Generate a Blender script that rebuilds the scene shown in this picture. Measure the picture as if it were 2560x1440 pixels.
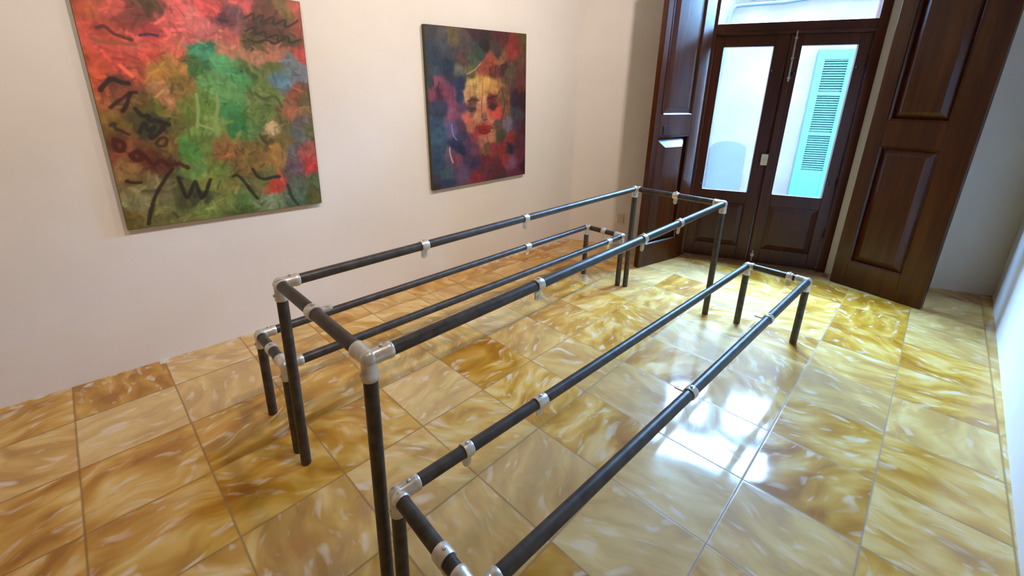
import bpy, bmesh, math, random
import numpy as np
from mathutils import Vector, Matrix

# ------------------------------------------------------------------ clear
for o in list(bpy.data.objects):
    bpy.data.objects.remove(o, do_unlink=True)
SC = bpy.context.scene
COL = SC.collection

# ------------------------------------------------------------------ camera
YAW, PITCH, ROLL = 0.78252, -0.3037, 0.0164
CAM = Vector((1.45477, -0.41989, 1.3603))
fwd = Vector((-math.sin(YAW) * math.cos(PITCH), math.cos(YAW) * math.cos(PITCH), math.sin(PITCH)))
rgt = Vector((math.cos(YAW), math.sin(YAW), 0))
upv = rgt.cross(fwd)
r2 = rgt * math.cos(ROLL) + upv * math.sin(ROLL)
u2 = -rgt * math.sin(ROLL) + upv * math.cos(ROLL)
cd = bpy.data.cameras.new('camera')
cd.sensor_width = 36.0
cd.lens = 1082.44343 / 2560 * 36.0
cd.shift_x = 0.01071
cd.shift_y = -0.05491
cd.clip_start = 0.02
camera = bpy.data.objects.new('camera', cd)
camera.matrix_world = Matrix(((r2.x, u2.x, -fwd.x, CAM.x), (r2.y, u2.y, -fwd.y, CAM.y),
                              (r2.z, u2.z, -fwd.z, CAM.z), (0, 0, 0, 1)))
COL.objects.link(camera)
SC.camera = camera

# ------------------------------------------------------------------ world, exposure
SKY_STRENGTH = 205.0
LAMP_POWER = 98.0
w = bpy.data.worlds.new('overcast_sky'); SC.world = w; w.use_nodes = True
bg = w.node_tree.nodes['Background']
bg.inputs[0].default_value = (0.28, 0.545, 1.0, 1); bg.inputs[1].default_value = SKY_STRENGTH
SC.view_settings.view_transform = 'Standard'
SC.view_settings.look = 'None'
SC.view_settings.exposure = 0.0
SC.view_settings.gamma = 1.0
SC.view_settings.use_curve_mapping = False
SC.cycles.use_denoising = True
SC.cycles.max_bounces = 10
SC.cycles.diffuse_bounces = 6
SC.cycles.glossy_bounces = 5
SC.cycles.transparent_max_bounces = 12
SC.cycles.sample_clamp_indirect = 6.0
SC.cycles.caustics_reflective = False
SC.cycles.caustics_refractive = False

# room frame: the door wall is skewed; O is its floor origin, DU runs along it, DN points into the room
O = Vector((0, 3.417, 0))
DU = Vector((1, 0.4227, 0)).normalized()
DN = Vector((DU.y, -DU.x, 0))
CEIL = 3.0
BACK = -3.0
WX, WT = -1.17927, 0.06288
RX, RT = 1.8858, 0.0203
def dpt(u, n, z): return O + DU * u + DN * n + Vector((0, 0, z))
LEFT_DIR = Vector((WT, 1, 0)).normalized()
LEFT_N = Vector((LEFT_DIR.y, -LEFT_DIR.x, 0))
def lpt(u, n, z): return Vector((WX, 0, 0)) + LEFT_DIR * u + LEFT_N * n + Vector((0, 0, z))

# portal that guides sampling of the daylight through the glazed door
pl = bpy.data.lights.new('door_portal', 'AREA'); pl.shape = 'RECTANGLE'; pl.size = 1.15; pl.size_y = 2.4
pl.cycles.is_portal = True
po = bpy.data.objects.new('door_portal', pl)
zax = -DN                                  # area lights shine along -Z: into the room
xax = DU; yax = zax.cross(xax)
pc = dpt(0.51, -0.16, 1.18)
po.matrix_world = Matrix(((xax.x, yax.x, zax.x, pc.x), (xax.y, yax.y, zax.y, pc.y), (xax.z, yax.z, zax.z, pc.z), (0, 0, 0, 1)))
COL.objects.link(po)

# ------------------------------------------------------------------ materials
def lin(c):
    c = c / 255.0
    return c / 12.92 if c <= 0.04045 else ((c + 0.055) / 1.055) ** 2.4
def rgb(r, g, b): return (lin(r), lin(g), lin(b), 1)
def newmat(name):
    m = bpy.data.materials.new(name); m.use_nodes = True
    nt = m.node_tree
    return m, nt, nt.nodes, nt.links, nt.nodes['Principled BSDF']
def coords(nodes, links, scale=(1, 1, 1), rot=(0, 0, 0), kind='Object'):
    tc = nodes.new('ShaderNodeTexCoord'); mp = nodes.new('ShaderNodeMapping')
    mp.inputs['Scale'].default_value = scale; mp.inputs['Rotation'].default_value = rot
    links.new(tc.outputs[kind], mp.inputs['Vector'])
    return mp.outputs['Vector']
def ramp(nodes, stops):
    r = nodes.new('ShaderNodeValToRGB')
    el = r.color_ramp.elements
    while len(el) > 1: el.remove(el[-1])
    el[0].position = stops[0][0]; el[0].color = stops[0][1]
    for p, c in stops[1:]:
        e = el.new(p); e.color = c
    return r
def math_n(nodes, links, op, a, b=None, c=None):
    n = nodes.new('ShaderNodeMath'); n.operation = op
    for i, v in enumerate((a, b, c)):
        if v is None: continue
        if isinstance(v, (int, float)): n.inputs[i].default_value = v
        else: links.new(v, n.inputs[i])
    return n.outputs[0]
def mixc(nodes, links, fac, a, b):
    n = nodes.new('ShaderNodeMix'); n.data_type = 'RGBA'
    if isinstance(fac, (int, float)): n.inputs[0].default_value = fac
    else: links.new(fac, n.inputs[0])
    for i, v in ((6, a), (7, b)):
        if isinstance(v, tuple): n.inputs[i].default_value = v
        else: links.new(v, n.inputs[i])
    return n.outputs[2]
def bump(nodes, links, b, h, strength, dist):
    n = nodes.new('ShaderNodeBump'); n.inputs['Strength'].default_value = strength; n.inputs['Distance'].default_value = dist
    links.new(h, n.inputs['Height']); links.new(n.outputs[0], b.inputs['Normal'])

def plaster(name, ca, cb):
    m, nt, N, L, B = newmat(name)
    v = coords(N, L)
    n = N.new('ShaderNodeTexNoise'); n.inputs['Scale'].default_value = 1.6; n.inputs['Detail'].default_value = 5; L.new(v, n.inputs['Vector'])
    r = ramp(N, [(0.3, ca), (0.7, cb)]); L.new(n.outputs['Fac'], r.inputs[0])
    L.new(r.outputs[0], B.inputs['Base Color']); B.inputs['Roughness'].default_value = 0.75
    n2 = N.new('ShaderNodeTexNoise'); n2.inputs['Scale'].default_value = 9; n2.inputs['Detail'].default_value = 6; L.new(v, n2.inputs['Vector'])
    bump(N, L, B, n2.outputs['Fac'], 0.12, 0.02)
    return m
M = {}
M['plaster'] = plaster('white_plaster', (0.80, 0.755, 0.72, 1), (0.86, 0.82, 0.79, 1))
M['ceiling'] = plaster('ceiling_paint', (0.80, 0.77, 0.73, 1), (0.84, 0.81, 0.78, 1))

def wood(name, dark, mid, light, rough, coat):
    m, nt, N, L, B = newmat(name)
    v = coords(N, L, (14, 14, 1.1))
    n = N.new('ShaderNodeTexNoise'); n.inputs['Scale'].default_value = 1.6; n.inputs['Detail'].default_value = 6
    n.inputs['Distortion'].default_value = 0.8; L.new(v, n.inputs['Vector'])
    n2 = N.new('ShaderNodeTexNoise'); n2.inputs['Scale'].default_value = 0.25; n2.inputs['Detail'].default_value = 2; L.new(v, n2.inputs['Vector'])
    f = math_n(N, L, 'ADD', math_n(N, L, 'MULTIPLY', n.outputs['Fac'], 0.55), math_n(N, L, 'MULTIPLY', n2.outputs['Fac'], 0.45))
    r = ramp(N, [(0.34, dark), (0.5, mid), (0.66, light)]); L.new(f, r.inputs[0])
    L.new(r.outputs[0], B.inputs['Base Color']); B.inputs['Roughness'].default_value = rough
    B.inputs['Specular IOR Level'].default_value = 0.28
    B.inputs['Coat Weight'].default_value = coat; B.inputs['Coat Roughness'].default_value = 0.12
    bump(N, L, B, n.outputs['Fac'], 0.08, 0.01)
    return m
M['wood'] = wood('varnished_dark_wood', (0.022, 0.0036, 0.0005, 1), (0.048, 0.0100, 0.0009, 1), (0.080, 0.0205, 0.0016, 1), 0.30, 0.12)
M['wood_red'] = wood('varnished_red_wood', (0.026, 0.0040, 0.002, 1), (0.048, 0.0085, 0.003, 1), (0.068, 0.015, 0.004, 1), 0.32, 0.10)
M['sill'] = wood('worn_brown_wood', (0.12, 0.06, 0.025, 1), (0.20, 0.105, 0.045, 1), (0.28, 0.16, 0.075, 1), 0.5, 0.1)

def metal(name, ca, cb, rough, metallic=1.0, scale=30, bmp=0.05):
    m, nt, N, L, B = newmat(name)
    v = coords(N, L)
    n = N.new('ShaderNodeTexNoise'); n.inputs['Scale'].default_value = scale; n.inputs['Detail'].default_value = 4; L.new(v, n.inputs['Vector'])
    r = ramp(N, [(0.35, ca), (0.65, cb)]); L.new(n.outputs['Fac'], r.inputs[0])
    L.new(r.outputs[0], B.inputs['Base Color']); B.inputs['Metallic'].default_value = metallic
    B.inputs['Roughness'].default_value = rough
    bump(N, L, B, n.outputs['Fac'], bmp, 0.004)
    return m
M['steel'] = metal('dark_steel_pipe', (0.055, 0.046, 0.041, 1), (0.090, 0.080, 0.074, 1), 0.42, 0.6)
M['zinc'] = metal('galvanised_fitting', (0.62, 0.61, 0.58, 1), (0.80, 0.79, 0.76, 1), 0.36, 0.75)
M['dull_zinc'] = metal('dull_bolt', (0.35, 0.34, 0.33, 1), (0.5, 0.48, 0.46, 1), 0.45, 0.9)
M['brass'] = metal('pale_brass', (0.50, 0.46, 0.36, 1), (0.62, 0.58, 0.48, 1), 0.4, 0.5)
M['black'] = metal('black_iron', (0.012, 0.010, 0.010, 1), (0.03, 0.026, 0.024, 1), 0.5, 0.7)
M['pipe_blue'] = metal('blue_grey_conduit', (0.018, 0.026, 0.045, 1), (0.022, 0.03, 0.05, 1), 0.6, 0.0)

def simple(name, c, rough=0.6, emit=0):
    m, nt, N, L, B = newmat(name)
    v = coords(N, L)
    n = N.new('ShaderNodeTexNoise'); n.inputs['Scale'].default_value = 12; L.new(v, n.inputs['Vector'])
    c2 = tuple(min(1, x * 1.1) for x in c[:3]) + (1,)
    r = ramp(N, [(0.4, c), (0.6, c2)]); L.new(n.outputs['Fac'], r.inputs[0])
    L.new(r.outputs[0], B.inputs['Base Color']); B.inputs['Roughness'].default_value = rough
    if emit:
        B.inputs['Emission Color'].default_value = (1, 0.86, 0.66, 1); B.inputs['Emission Strength'].default_value = emit
    return m
M['cream'] = simple('cream_plastic', (0.66, 0.55, 0.45, 1), 0.4)
M['dark_slot'] = simple('dark_slot', (0.03, 0.025, 0.02, 1), 0.6)
M['lamp_white'] = simple('lamp_housing', (0.8, 0.8, 0.8, 1), 0.4)
M['diffuser'] = simple('lamp_diffuser', (0.9, 0.88, 0.84, 1), 0.5, 6.0)
M['raw_canvas'] = simple('olive_canvas_edge', (0.16, 0.13, 0.035, 1), 0.8)
M['raw_canvas_two'] = simple('dark_canvas_edge', (0.06, 0.055, 0.02, 1), 0.8)
M['shutter'] = simple('turquoise_paint', (0.0030, 0.050, 0.0300, 1), 0.5)
M['shutter_slat'] = simple('turquoise_slat_paint', (0.0080, 0.040, 0.026, 1), 0.5)
M['street'] = simple('grey_street', (0.20, 0.20, 0.20, 1), 0.8)

def stone():
    m, nt, N, L, B = newmat('pale_facade_stone')
    v = coords(N, L)
    n = N.new('ShaderNodeTexNoise'); n.inputs['Scale'].default_value = 2.2; n.inputs['Detail'].default_value = 6; L.new(v, n.inputs['Vector'])
    r = ramp(N, [(0.3, (0.075, 0.047, 0.037, 1)), (0.46, (0.086, 0.058, 0.039, 1)), (0.56, (0.096, 0.064, 0.043, 1)), (0.68, (0.12, 0.075, 0.049, 1))]); L.new(n.outputs['Fac'], r.inputs[0])
    L.new(r.outputs[0], B.inputs['Base Color']); B.inputs['Roughness'].default_value = 0.9
    bump(N, L, B, n.outputs['Fac'], 0.3, 0.03)
    return m
M['stone'] = stone()
M['blue_patch'] = simple('blue_grey_patch', (0.038, 0.034, 0.030, 1), 0.9)

def glass():
    m, nt, N, L, B = newmat('window_glass')
    out = N['Material Output']; N.remove(B)
    t = N.new('ShaderNodeBsdfTransparent'); t.inputs[0].default_value = (0.93, 0.97, 0.97, 1)
    g = N.new('ShaderNodeBsdfGlossy'); g.inputs['Roughness'].default_value = 0.02
    lw = N.new('ShaderNodeLayerWeight'); lw.inputs['Blend'].default_value = 0.15
    v = coords(N, L); n = N.new('ShaderNodeTexNoise'); n.inputs['Scale'].default_value = 3; L.new(v, n.inputs['Vector'])
    f = math_n(N, L, 'MULTIPLY', lw.outputs['Fresnel'], math_n(N, L, 'ADD', 0.45, math_n(N, L, 'MULTIPLY', n.outputs['Fac'], 0.1)))
    mx = N.new('ShaderNodeMixShader'); L.new(f, mx.inputs[0]); L.new(t.outputs[0], mx.inputs[1]); L.new(g.outputs[0], mx.inputs[2])
    L.new(mx.outputs[0], out.inputs[0])
    return m
M['glass'] = glass()

def floor_mat():
    m, nt, N, L, B = newmat('ochre_marbled_tiles')
    tc = N.new('ShaderNodeTexCoord')
    sp = N.new('ShaderNodeSeparateXYZ'); L.new(tc.outputs['Object'], sp.inputs[0])
    P = 0.3515
    tx = math_n(N, L, 'DIVIDE', math_n(N, L, 'ADD', sp.outputs[0], 0.2 + P * 20), P)
    ty = math_n(N, L, 'DIVIDE', math_n(N, L, 'ADD', sp.outputs[1], 0.62 + P * 20), P)
    ix = math_n(N, L, 'FLOOR', tx); iy = math_n(N, L, 'FLOOR', ty)
    fx = math_n(N, L, 'SUBTRACT', tx, ix); fy = math_n(N, L, 'SUBTRACT', ty, iy)
    ci = N.new('ShaderNodeCombineXYZ'); L.new(ix, ci.inputs[0]); L.new(iy, ci.inputs[1])
    wn = N.new('ShaderNodeTexWhiteNoise'); wn.noise_dimensions = '3D'; L.new(ci.outputs[0], wn.inputs['Vector'])
    # edge distance -> joints
    def edge(f): return math_n(N, L, 'MINIMUM', f, math_n(N, L, 'SUBTRACT', 1.0, f))
    ed = math_n(N, L, 'MINIMUM', edge(fx), edge(fy))
    nj = N.new('ShaderNodeTexNoise'); nj.inputs['Scale'].default_value = 14; L.new(tc.outputs['Object'], nj.inputs['Vector'])
    edn = math_n(N, L, 'ADD', ed, math_n(N, L, 'MULTIPLY', math_n(N, L, 'SUBTRACT', nj.outputs['Fac'], 0.5), 0.006))
    joint = ramp(N, [(0.004, (1, 1, 1, 1)), (0.015, (0, 0, 0, 1))]); L.new(edn, joint.inputs[0])
    # every tile gets its own offset and a quarter turn
    cm = N.new('ShaderNodeCombineXYZ')
    L.new(math_n(N, L, 'SUBTRACT', fx, 0.5), cm.inputs[0]); L.new(math_n(N, L, 'SUBTRACT', fy, 0.5), cm.inputs[1])
    vr = N.new('ShaderNodeVectorRotate'); vr.rotation_type = 'Z_AXIS'; L.new(cm.outputs[0], vr.inputs['Vector'])
    L.new(math_n(N, L, 'MULTIPLY', wn.outputs['Value'], 6.283), vr.inputs['Angle'])
    off = N.new('ShaderNodeVectorMath'); off.operation = 'MULTIPLY_ADD'
    L.new(wn.outputs['Color'], off.inputs[0]); off.inputs[1].default_value = (37, 53, 71); L.new(vr.outputs[0], off.inputs[2])
    tv = off.outputs[0]
    # warp for the swirls
    nw = N.new('ShaderNodeTexNoise'); nw.inputs['Scale'].default_value = 1.5; nw.inputs['Detail'].default_value = 1; L.new(tv, nw.inputs['Vector'])
    wv = N.new('ShaderNodeVectorMath'); wv.operation = 'MULTIPLY_ADD'
    L.new(nw.outputs['Color'], wv.inputs[0]); wv.inputs[1].default_value = (0.5, 0.5, 0.0); L.new(tv, wv.inputs[2])
    mp = N.new('ShaderNodeMapping'); mp.inputs['Scale'].default_value = (1.2, 2.8, 1.0); L.new(wv.outputs[0], mp.inputs['Vector'])
    n1 = N.new('ShaderNodeTexNoise'); n1.inputs['Scale'].default_value = 1.5; n1.inputs['Detail'].default_value = 2; n1.inputs['Distortion'].default_value = 0.25; L.new(mp.outputs[0], n1.inputs['Vector'])
    base = ramp(N, [(0.30, (0.37, 0.140, 0.006, 1)), (0.45, (0.51, 0.235, 0.018, 1)), (0.58, (0.65, 0.355, 0.065, 1)), (0.74, (0.78, 0.52, 0.19, 1))])
    tone = math_n(N, L, 'MULTIPLY', math_n(N, L, 'SUBTRACT', wn.outputs['Value'], 0.5), 0.16)
    L.new(math_n(N, L, 'ADD', n1.outputs['Fac'], tone), base.inputs[0])
    wn2 = N.new('ShaderNodeTexWhiteNoise'); wn2.noise_dimensions = '2D'; L.new(ci.outputs[0], wn2.inputs['Vector'])
    pale = ramp(N, [(0.30, (0, 0, 0, 1)), (1.0, (0.45, 0.45, 0.45, 1))]); L.new(wn2.outputs['Value'], pale.inputs[0])
    bcol = mixc(N, L, pale.outputs[0], base.outputs[0], (0.76, 0.56, 0.28, 1))
    # pale brush-like streaks
    mp2 = N.new('ShaderNodeMapping'); mp2.inputs['Scale'].default_value = (1.7, 4.2, 1.0); mp2.inputs['Location'].default_value = (7, 3, 0); L.new(wv.outputs[0], mp2.inputs['Vector'])
    n2 = N.new('ShaderNodeTexNoise'); n2.inputs['Scale'].default_value = 2.3; n2.inputs['Detail'].default_value = 1.5; n2.inputs['Distortion'].default_value = 0.3; L.new(mp2.outputs[0], n2.inputs['Vector'])
    st = ramp(N, [(0.585, (0, 0, 0, 1)), (0.69, (0.48, 0.48, 0.48, 1)), (0.80, (0.80, 0.80, 0.80, 1))]); L.new(n2.outputs['Fac'], st.inputs[0])
    c = mixc(N, L, st.outputs[0], bcol, (0.80, 0.64, 0.45, 1))
    # darker veins
    n3 = N.new('ShaderNodeTexNoise'); n3.inputs['Scale'].default_value = 1.6; n3.inputs['Detail'].default_value = 2; n3.inputs['Distortion'].default_value = 0.5; L.new(mp.outputs[0], n3.inputs['Vector'])
    vein = ramp(N, [(0.46, (0, 0, 0, 1)), (0.50, (0.12, 0.12, 0.12, 1)), (0.54, (0, 0, 0, 1))]); L.new(n3.outputs['Fac'], vein.inputs[0])
    c = mixc(N, L, vein.outputs[0], c, (0.37, 0.18, 0.03, 1))
    jf = math_n(N, L, 'MULTIPLY', joint.outputs[0], 0.72)
    c = mixc(N, L, jf, c, (0.25, 0.115, 0.02, 1))
    # flecks of white wall paint along the left wall
    dist = math_n(N, L, 'SUBTRACT', math_n(N, L, 'SUBTRACT', sp.outputs[0], WX), math_n(N, L, 'MULTIPLY', sp.outputs[1], WT))
    near = ramp(N, [(0.030, (1, 1, 1, 1)), (0.052, (0, 0, 0, 1))]); L.new(dist, near.inputs[0])
    nf = N.new('ShaderNodeTexNoise'); nf.inputs['Scale'].default_value = 17; nf.inputs['Detail'].default_value = 2; L.new(tc.outputs['Object'], nf.inputs['Vector'])
    fl = ramp(N, [(0.55, (0, 0, 0, 1)), (0.63, (0.8, 0.8, 0.8, 1))]); L.new(nf.outputs['Fac'], fl.inputs[0])
    c = mixc(N, L, math_n(N, L, 'MULTIPLY', near.outputs[0], fl.outputs[0]), c, (0.75, 0.7, 0.62, 1))
    L.new(c, B.inputs['Base Color'])
    rr = ramp(N, [(0.3, (0.04, 0.04, 0.04, 1)), (0.7, (0.10, 0.10, 0.10, 1))]); L.new(n1.outputs['Fac'], rr.inputs[0])
    ro = math_n(N, L, 'ADD', rr.outputs[0], math_n(N, L, 'MULTIPLY', joint.outputs[0], 0.6)); L.new(ro, B.inputs['Roughness'])
    B.inputs['IOR'].default_value = 1.52
    B.inputs['Coat Weight'].default_value = 0.3; B.inputs['Coat Roughness'].default_value = 0.42; B.inputs['Coat IOR'].default_value = 1.5
    nb = N.new('ShaderNodeTexNoise'); nb.inputs['Scale'].default_value = 5; nb.inputs['Detail'].default_value = 2; L.new(tc.outputs['Object'], nb.inputs['Vector'])
    h = math_n(N, L, 'SUBTRACT', math_n(N, L, 'MULTIPLY', nb.outputs['Fac'], 0.35), math_n(N, L, 'MULTIPLY', joint.outputs[0], 0.12))
    bump(N, L, B, h, 0.12, 0.008)
    return m
M['floor'] = floor_mat()

def paint_mat(name):
    m, nt, N, L, B = newmat(name)
    a = N.new('ShaderNodeAttribute'); a.attribute_name = 'paint'
    L.new(a.outputs['Color'], B.inputs['Base Color'])
    v = coords(N, L); n = N.new('ShaderNodeTexNoise'); n.inputs['Scale'].default_value = 45; n.inputs['Detail'].default_value = 3; L.new(v, n.inputs['Vector'])
    B.inputs['Roughness'].default_value = 0.5
    bump(N, L, B, n.outputs['Fac'], 0.15, 0.004)
    return m

# ------------------------------------------------------------------ mesh helpers
def tag(o, label=None, cat=None, group=None, kind=None):
    if label: o['label'] = label
    if cat: o['category'] = cat
    if group: o['group'] = group
    if kind: o['kind'] = kind
    return o
def empty(name, loc=(0, 0, 0)):
    o = bpy.data.objects.new(name, None); o.location = loc; o.empty_display_size = 0.1; COL.objects.link(o); return o
def build(name, bm, mat, parent=None, smooth=False, bevel=0.0):
    bmesh.ops.recalc_face_normals(bm, faces=bm.faces)
    me = bpy.data.meshes.new(name); bm.to_mesh(me); bm.free()
    me.materials.append(M[mat] if isinstance(mat, str) else mat)
    o = bpy.data.objects.new(name, me); COL.objects.link(o)
    if smooth:
        for p in me.polygons: p.use_smooth = True
        if hasattr(me, 'set_sharp_from_angle'): me.set_sharp_from_angle(angle=math.radians(40))
    if bevel:
        b = o.modifiers.new('bevel', 'BEVEL'); b.width = bevel; b.segments = 2; b.limit_method = 'ANGLE'
    if parent: 
        o.parent = parent
        o.matrix_parent_inverse = Matrix.Translation(-wloc(parent))
    return o
def wloc(o):
    v = Vector(o.location)
    return v
def hexa(bm, pts):
    vs = [bm.verts.new(p) for p in pts]
    for f in ((3, 2, 1, 0), (4, 5, 6, 7), (0, 1, 5, 4), (1, 2, 6, 5), (2, 3, 7, 6), (3, 0, 4, 7)):
        bm.faces.new([vs[i] for i in f])
def box_f(bm, fr, u0, u1, n0, n1, z0, z1):
    """box in a frame fr(u, n, z)"""
    hexa(bm, [fr(u0, n0, z0), fr(u1, n0, z0), fr(u1, n1, z0), fr(u0, n1, z0), fr(u0, n0, z1), fr(u1, n0, z1), fr(u1, n1, z1), fr(u0, n1, z1)])
def basis(d):
    d = d.normalized(); a = Vector((0, 0, 1)) if abs(d.z) < 0.9 else Vector((1, 0, 0))
    x = d.cross(a).normalized(); return x, d.cross(x)
def lathe(bm, p, d, prof, seg=24):
    """prof: list of (distance along d, radius); closed with caps"""
    d = d.normalized(); x, y = basis(d); rings = []
    for t, r in prof:
        rings.append([bm.verts.new(p + d * t + x * (r * math.cos(2 * math.pi * i / seg)) + y * (r * math.sin(2 * math.pi * i / seg))) for i in range(seg)])
    for a, b in zip(rings, rings[1:]):
        for i in range(seg): bm.faces.new((a[i], a[(i + 1) % seg], b[(i + 1) % seg], b[i]))
    bm.faces.new(rings[0][::-1]); bm.faces.new(rings[-1])
def tube(bm, a, b, r, seg=24):
    L = (b - a).length
    lathe(bm, a, b - a, [(0, r * 0.86), (0.002, r), (L - 0.002, r), (L, r * 0.86)], seg)
def ball(bm, p, r, seg=20):
    bmesh.ops.create_uvsphere(bm, u_segments=seg, v_segments=12, radius=r, matrix=Matrix.Translation(p))
def path_tube(bm, pts, r, seg=14):
    for a, b in zip(pts, pts[1:]): lathe(bm, a, b - a, [(0, r), ((b - a).length, r)], seg)
    for q in pts[1:-1]: ball(bm, q, r, seg)

# ------------------------------------------------------------------ room shell
X = Vector
def slab(name, corners, z0, z1, mat):
    bm = bmesh.new()
    hexa(bm, [X((x, y, z0)) for x, y in corners] + [X((x, y, z1)) for x, y in corners])
    return tag(build(name, bm, mat), kind='structure')
lx = lambda y: WX + WT * y
rx = lambda y: RX + RT * y
cornL = lpt(3.056, 0, 0)                                   # left wall meets the door wall
foot = [(lx(BACK) - 0.2, BACK - 0.2), (rx(BACK) + 0.2, BACK - 0.2), (dpt(2.36, -0.2, 0).x, dpt(2.36, -0.2, 0).y), (dpt(-1.32, -0.2, 0).x, dpt(-1.32, -0.2, 0).y)]
slab('floor', foot, -0.12, 0.0, 'floor')
slab('ceiling', foot, CEIL, CEIL + 0.15, 'ceiling')
def wall(name, a, b, out):
    bm = bmesh.new(); a = X((a[0], a[1], 0)); b = X((b[0], b[1], 0)); o = X((out[0], out[1], 0))
    up = X((0, 0, CEIL))
    hexa(bm, [a, b, b + o, a + o, a + up, b + up, b + o + up, a + o + up])
    return tag(build(name, bm, 'plaster'), kind='structure')
yl, yr = cornL.y, 4.235
wall('wall_left', (lx(BACK - 0.2), BACK - 0.2), (lx(yl + 0.12), yl + 0.12), (-0.2, 0))
wall('wall_right', (rx(BACK - 0.2), BACK - 0.2), (rx(yr + 0.12), yr + 0.12), (0.2, 0))
wall('wall_back', (lx(BACK), BACK), (rx(BACK), BACK), (0, -0.2))
# door wall with its opening
OU0, OU1, OZ = -0.075, 1.090, 2.40
bm = bmesh.new()
box_f(bm, dpt, -1.20, OU0, -0.2, 0, 0, CEIL)
box_f(bm, dpt, OU1, 2.20, -0.2, 0, 0, CEIL)
box_f(bm, dpt, OU0, OU1, -0.2, 0, OZ, CEIL)
tag(build('wall_door', bm, 'plaster'), kind='structure')

# ------------------------------------------------------------------ glazed double door with transom
door = empty('door_1', dpt(0.5, 0, 0)); tag(door, kind='structure')
bm = bmesh.new()
box_f(bm, dpt, OU0, 0.004, -0.075, 0.05, 0, OZ)
box_f(bm, dpt, 1.028, OU1, -0.075, 0.012, 0, OZ)
box_f(bm, dpt, 0.004, 1.028, -0.075, 0.03, 2.33, OZ)
build('frame', bm, 'wood_red', door, bevel=0.004)
bm = bmesh.new()
box_f(bm, dpt, 0.004, 1.028, -0.07, 0.012, 1.838, 1.925)
box_f(bm, dpt, 0.004, 1.028, 0.012, 0.026, 1.845, 1.862)
build('transom_bar', bm, 'wood_red', door, bevel=0.004)
bm = bmesh.new(); box_f(bm, dpt, 0.004, 1.028, -0.035, -0.029, 1.92, 2.335)
build('transom_pane', bm, 'glass', door)
bm = bmesh.new(); box_f(bm, dpt, OU0, OU1, -0.2, 0.10, -0.01, 0.012)
build('threshold', bm, 'sill', door, bevel=0.003)
def raised_panel(bm, fr, u0, u1, z0, z1, n_back, n_front, n_low, slope, both=True):
    """panel: low rim at n_low, field at n_front, joined by a slope"""
    def ring(d, n): return [bm.verts.new(fr(u, n, z)) for u, z in ((u0 + d, z0 + d), (u1 - d, z0 + d), (u1 - d, z1 - d), (u0 + d, z1 - d))]
    rs = [ring(0, n_back), ring(0, n_low), ring(slope * 0.18, n_low), ring(slope, n_front)]
    bm.faces.new(rs[0]); bm.faces.new(rs[-1])
    for a, b in zip(rs, rs[1:]):
        for i in range(4): bm.faces.new((a[i], a[(i + 1) % 4], b[(i + 1) % 4], b[i]))
def moulding(bm, fr, u0, u1, z0, z1, n0, n1, wd):
    """picture-frame moulding round a panel with a sloped inner face"""
    o = [(u0, z0), (u1, z0), (u1, z1), (u0, z1)]; i_ = [(u0 + wd, z0 + wd), (u1 - wd, z0 + wd), (u1 - wd, z1 - wd), (u0 + wd, z1 - wd)]
    A = [bm.verts.new(fr(u, n1, z)) for u, z in o]; Bq = [bm.verts.new(fr(u, n0, z)) for u, z in i_]
    for k in range(4): bm.faces.new((A[k], A[(k + 1) % 4], Bq[(k + 1) % 4], Bq[k]))
LEAVES = [(0.006, 0.508, 0.074, 0.421), (0.510, 1.026, 0.604, 0.953)]
N0, N1 = -0.050, -0.008
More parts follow.
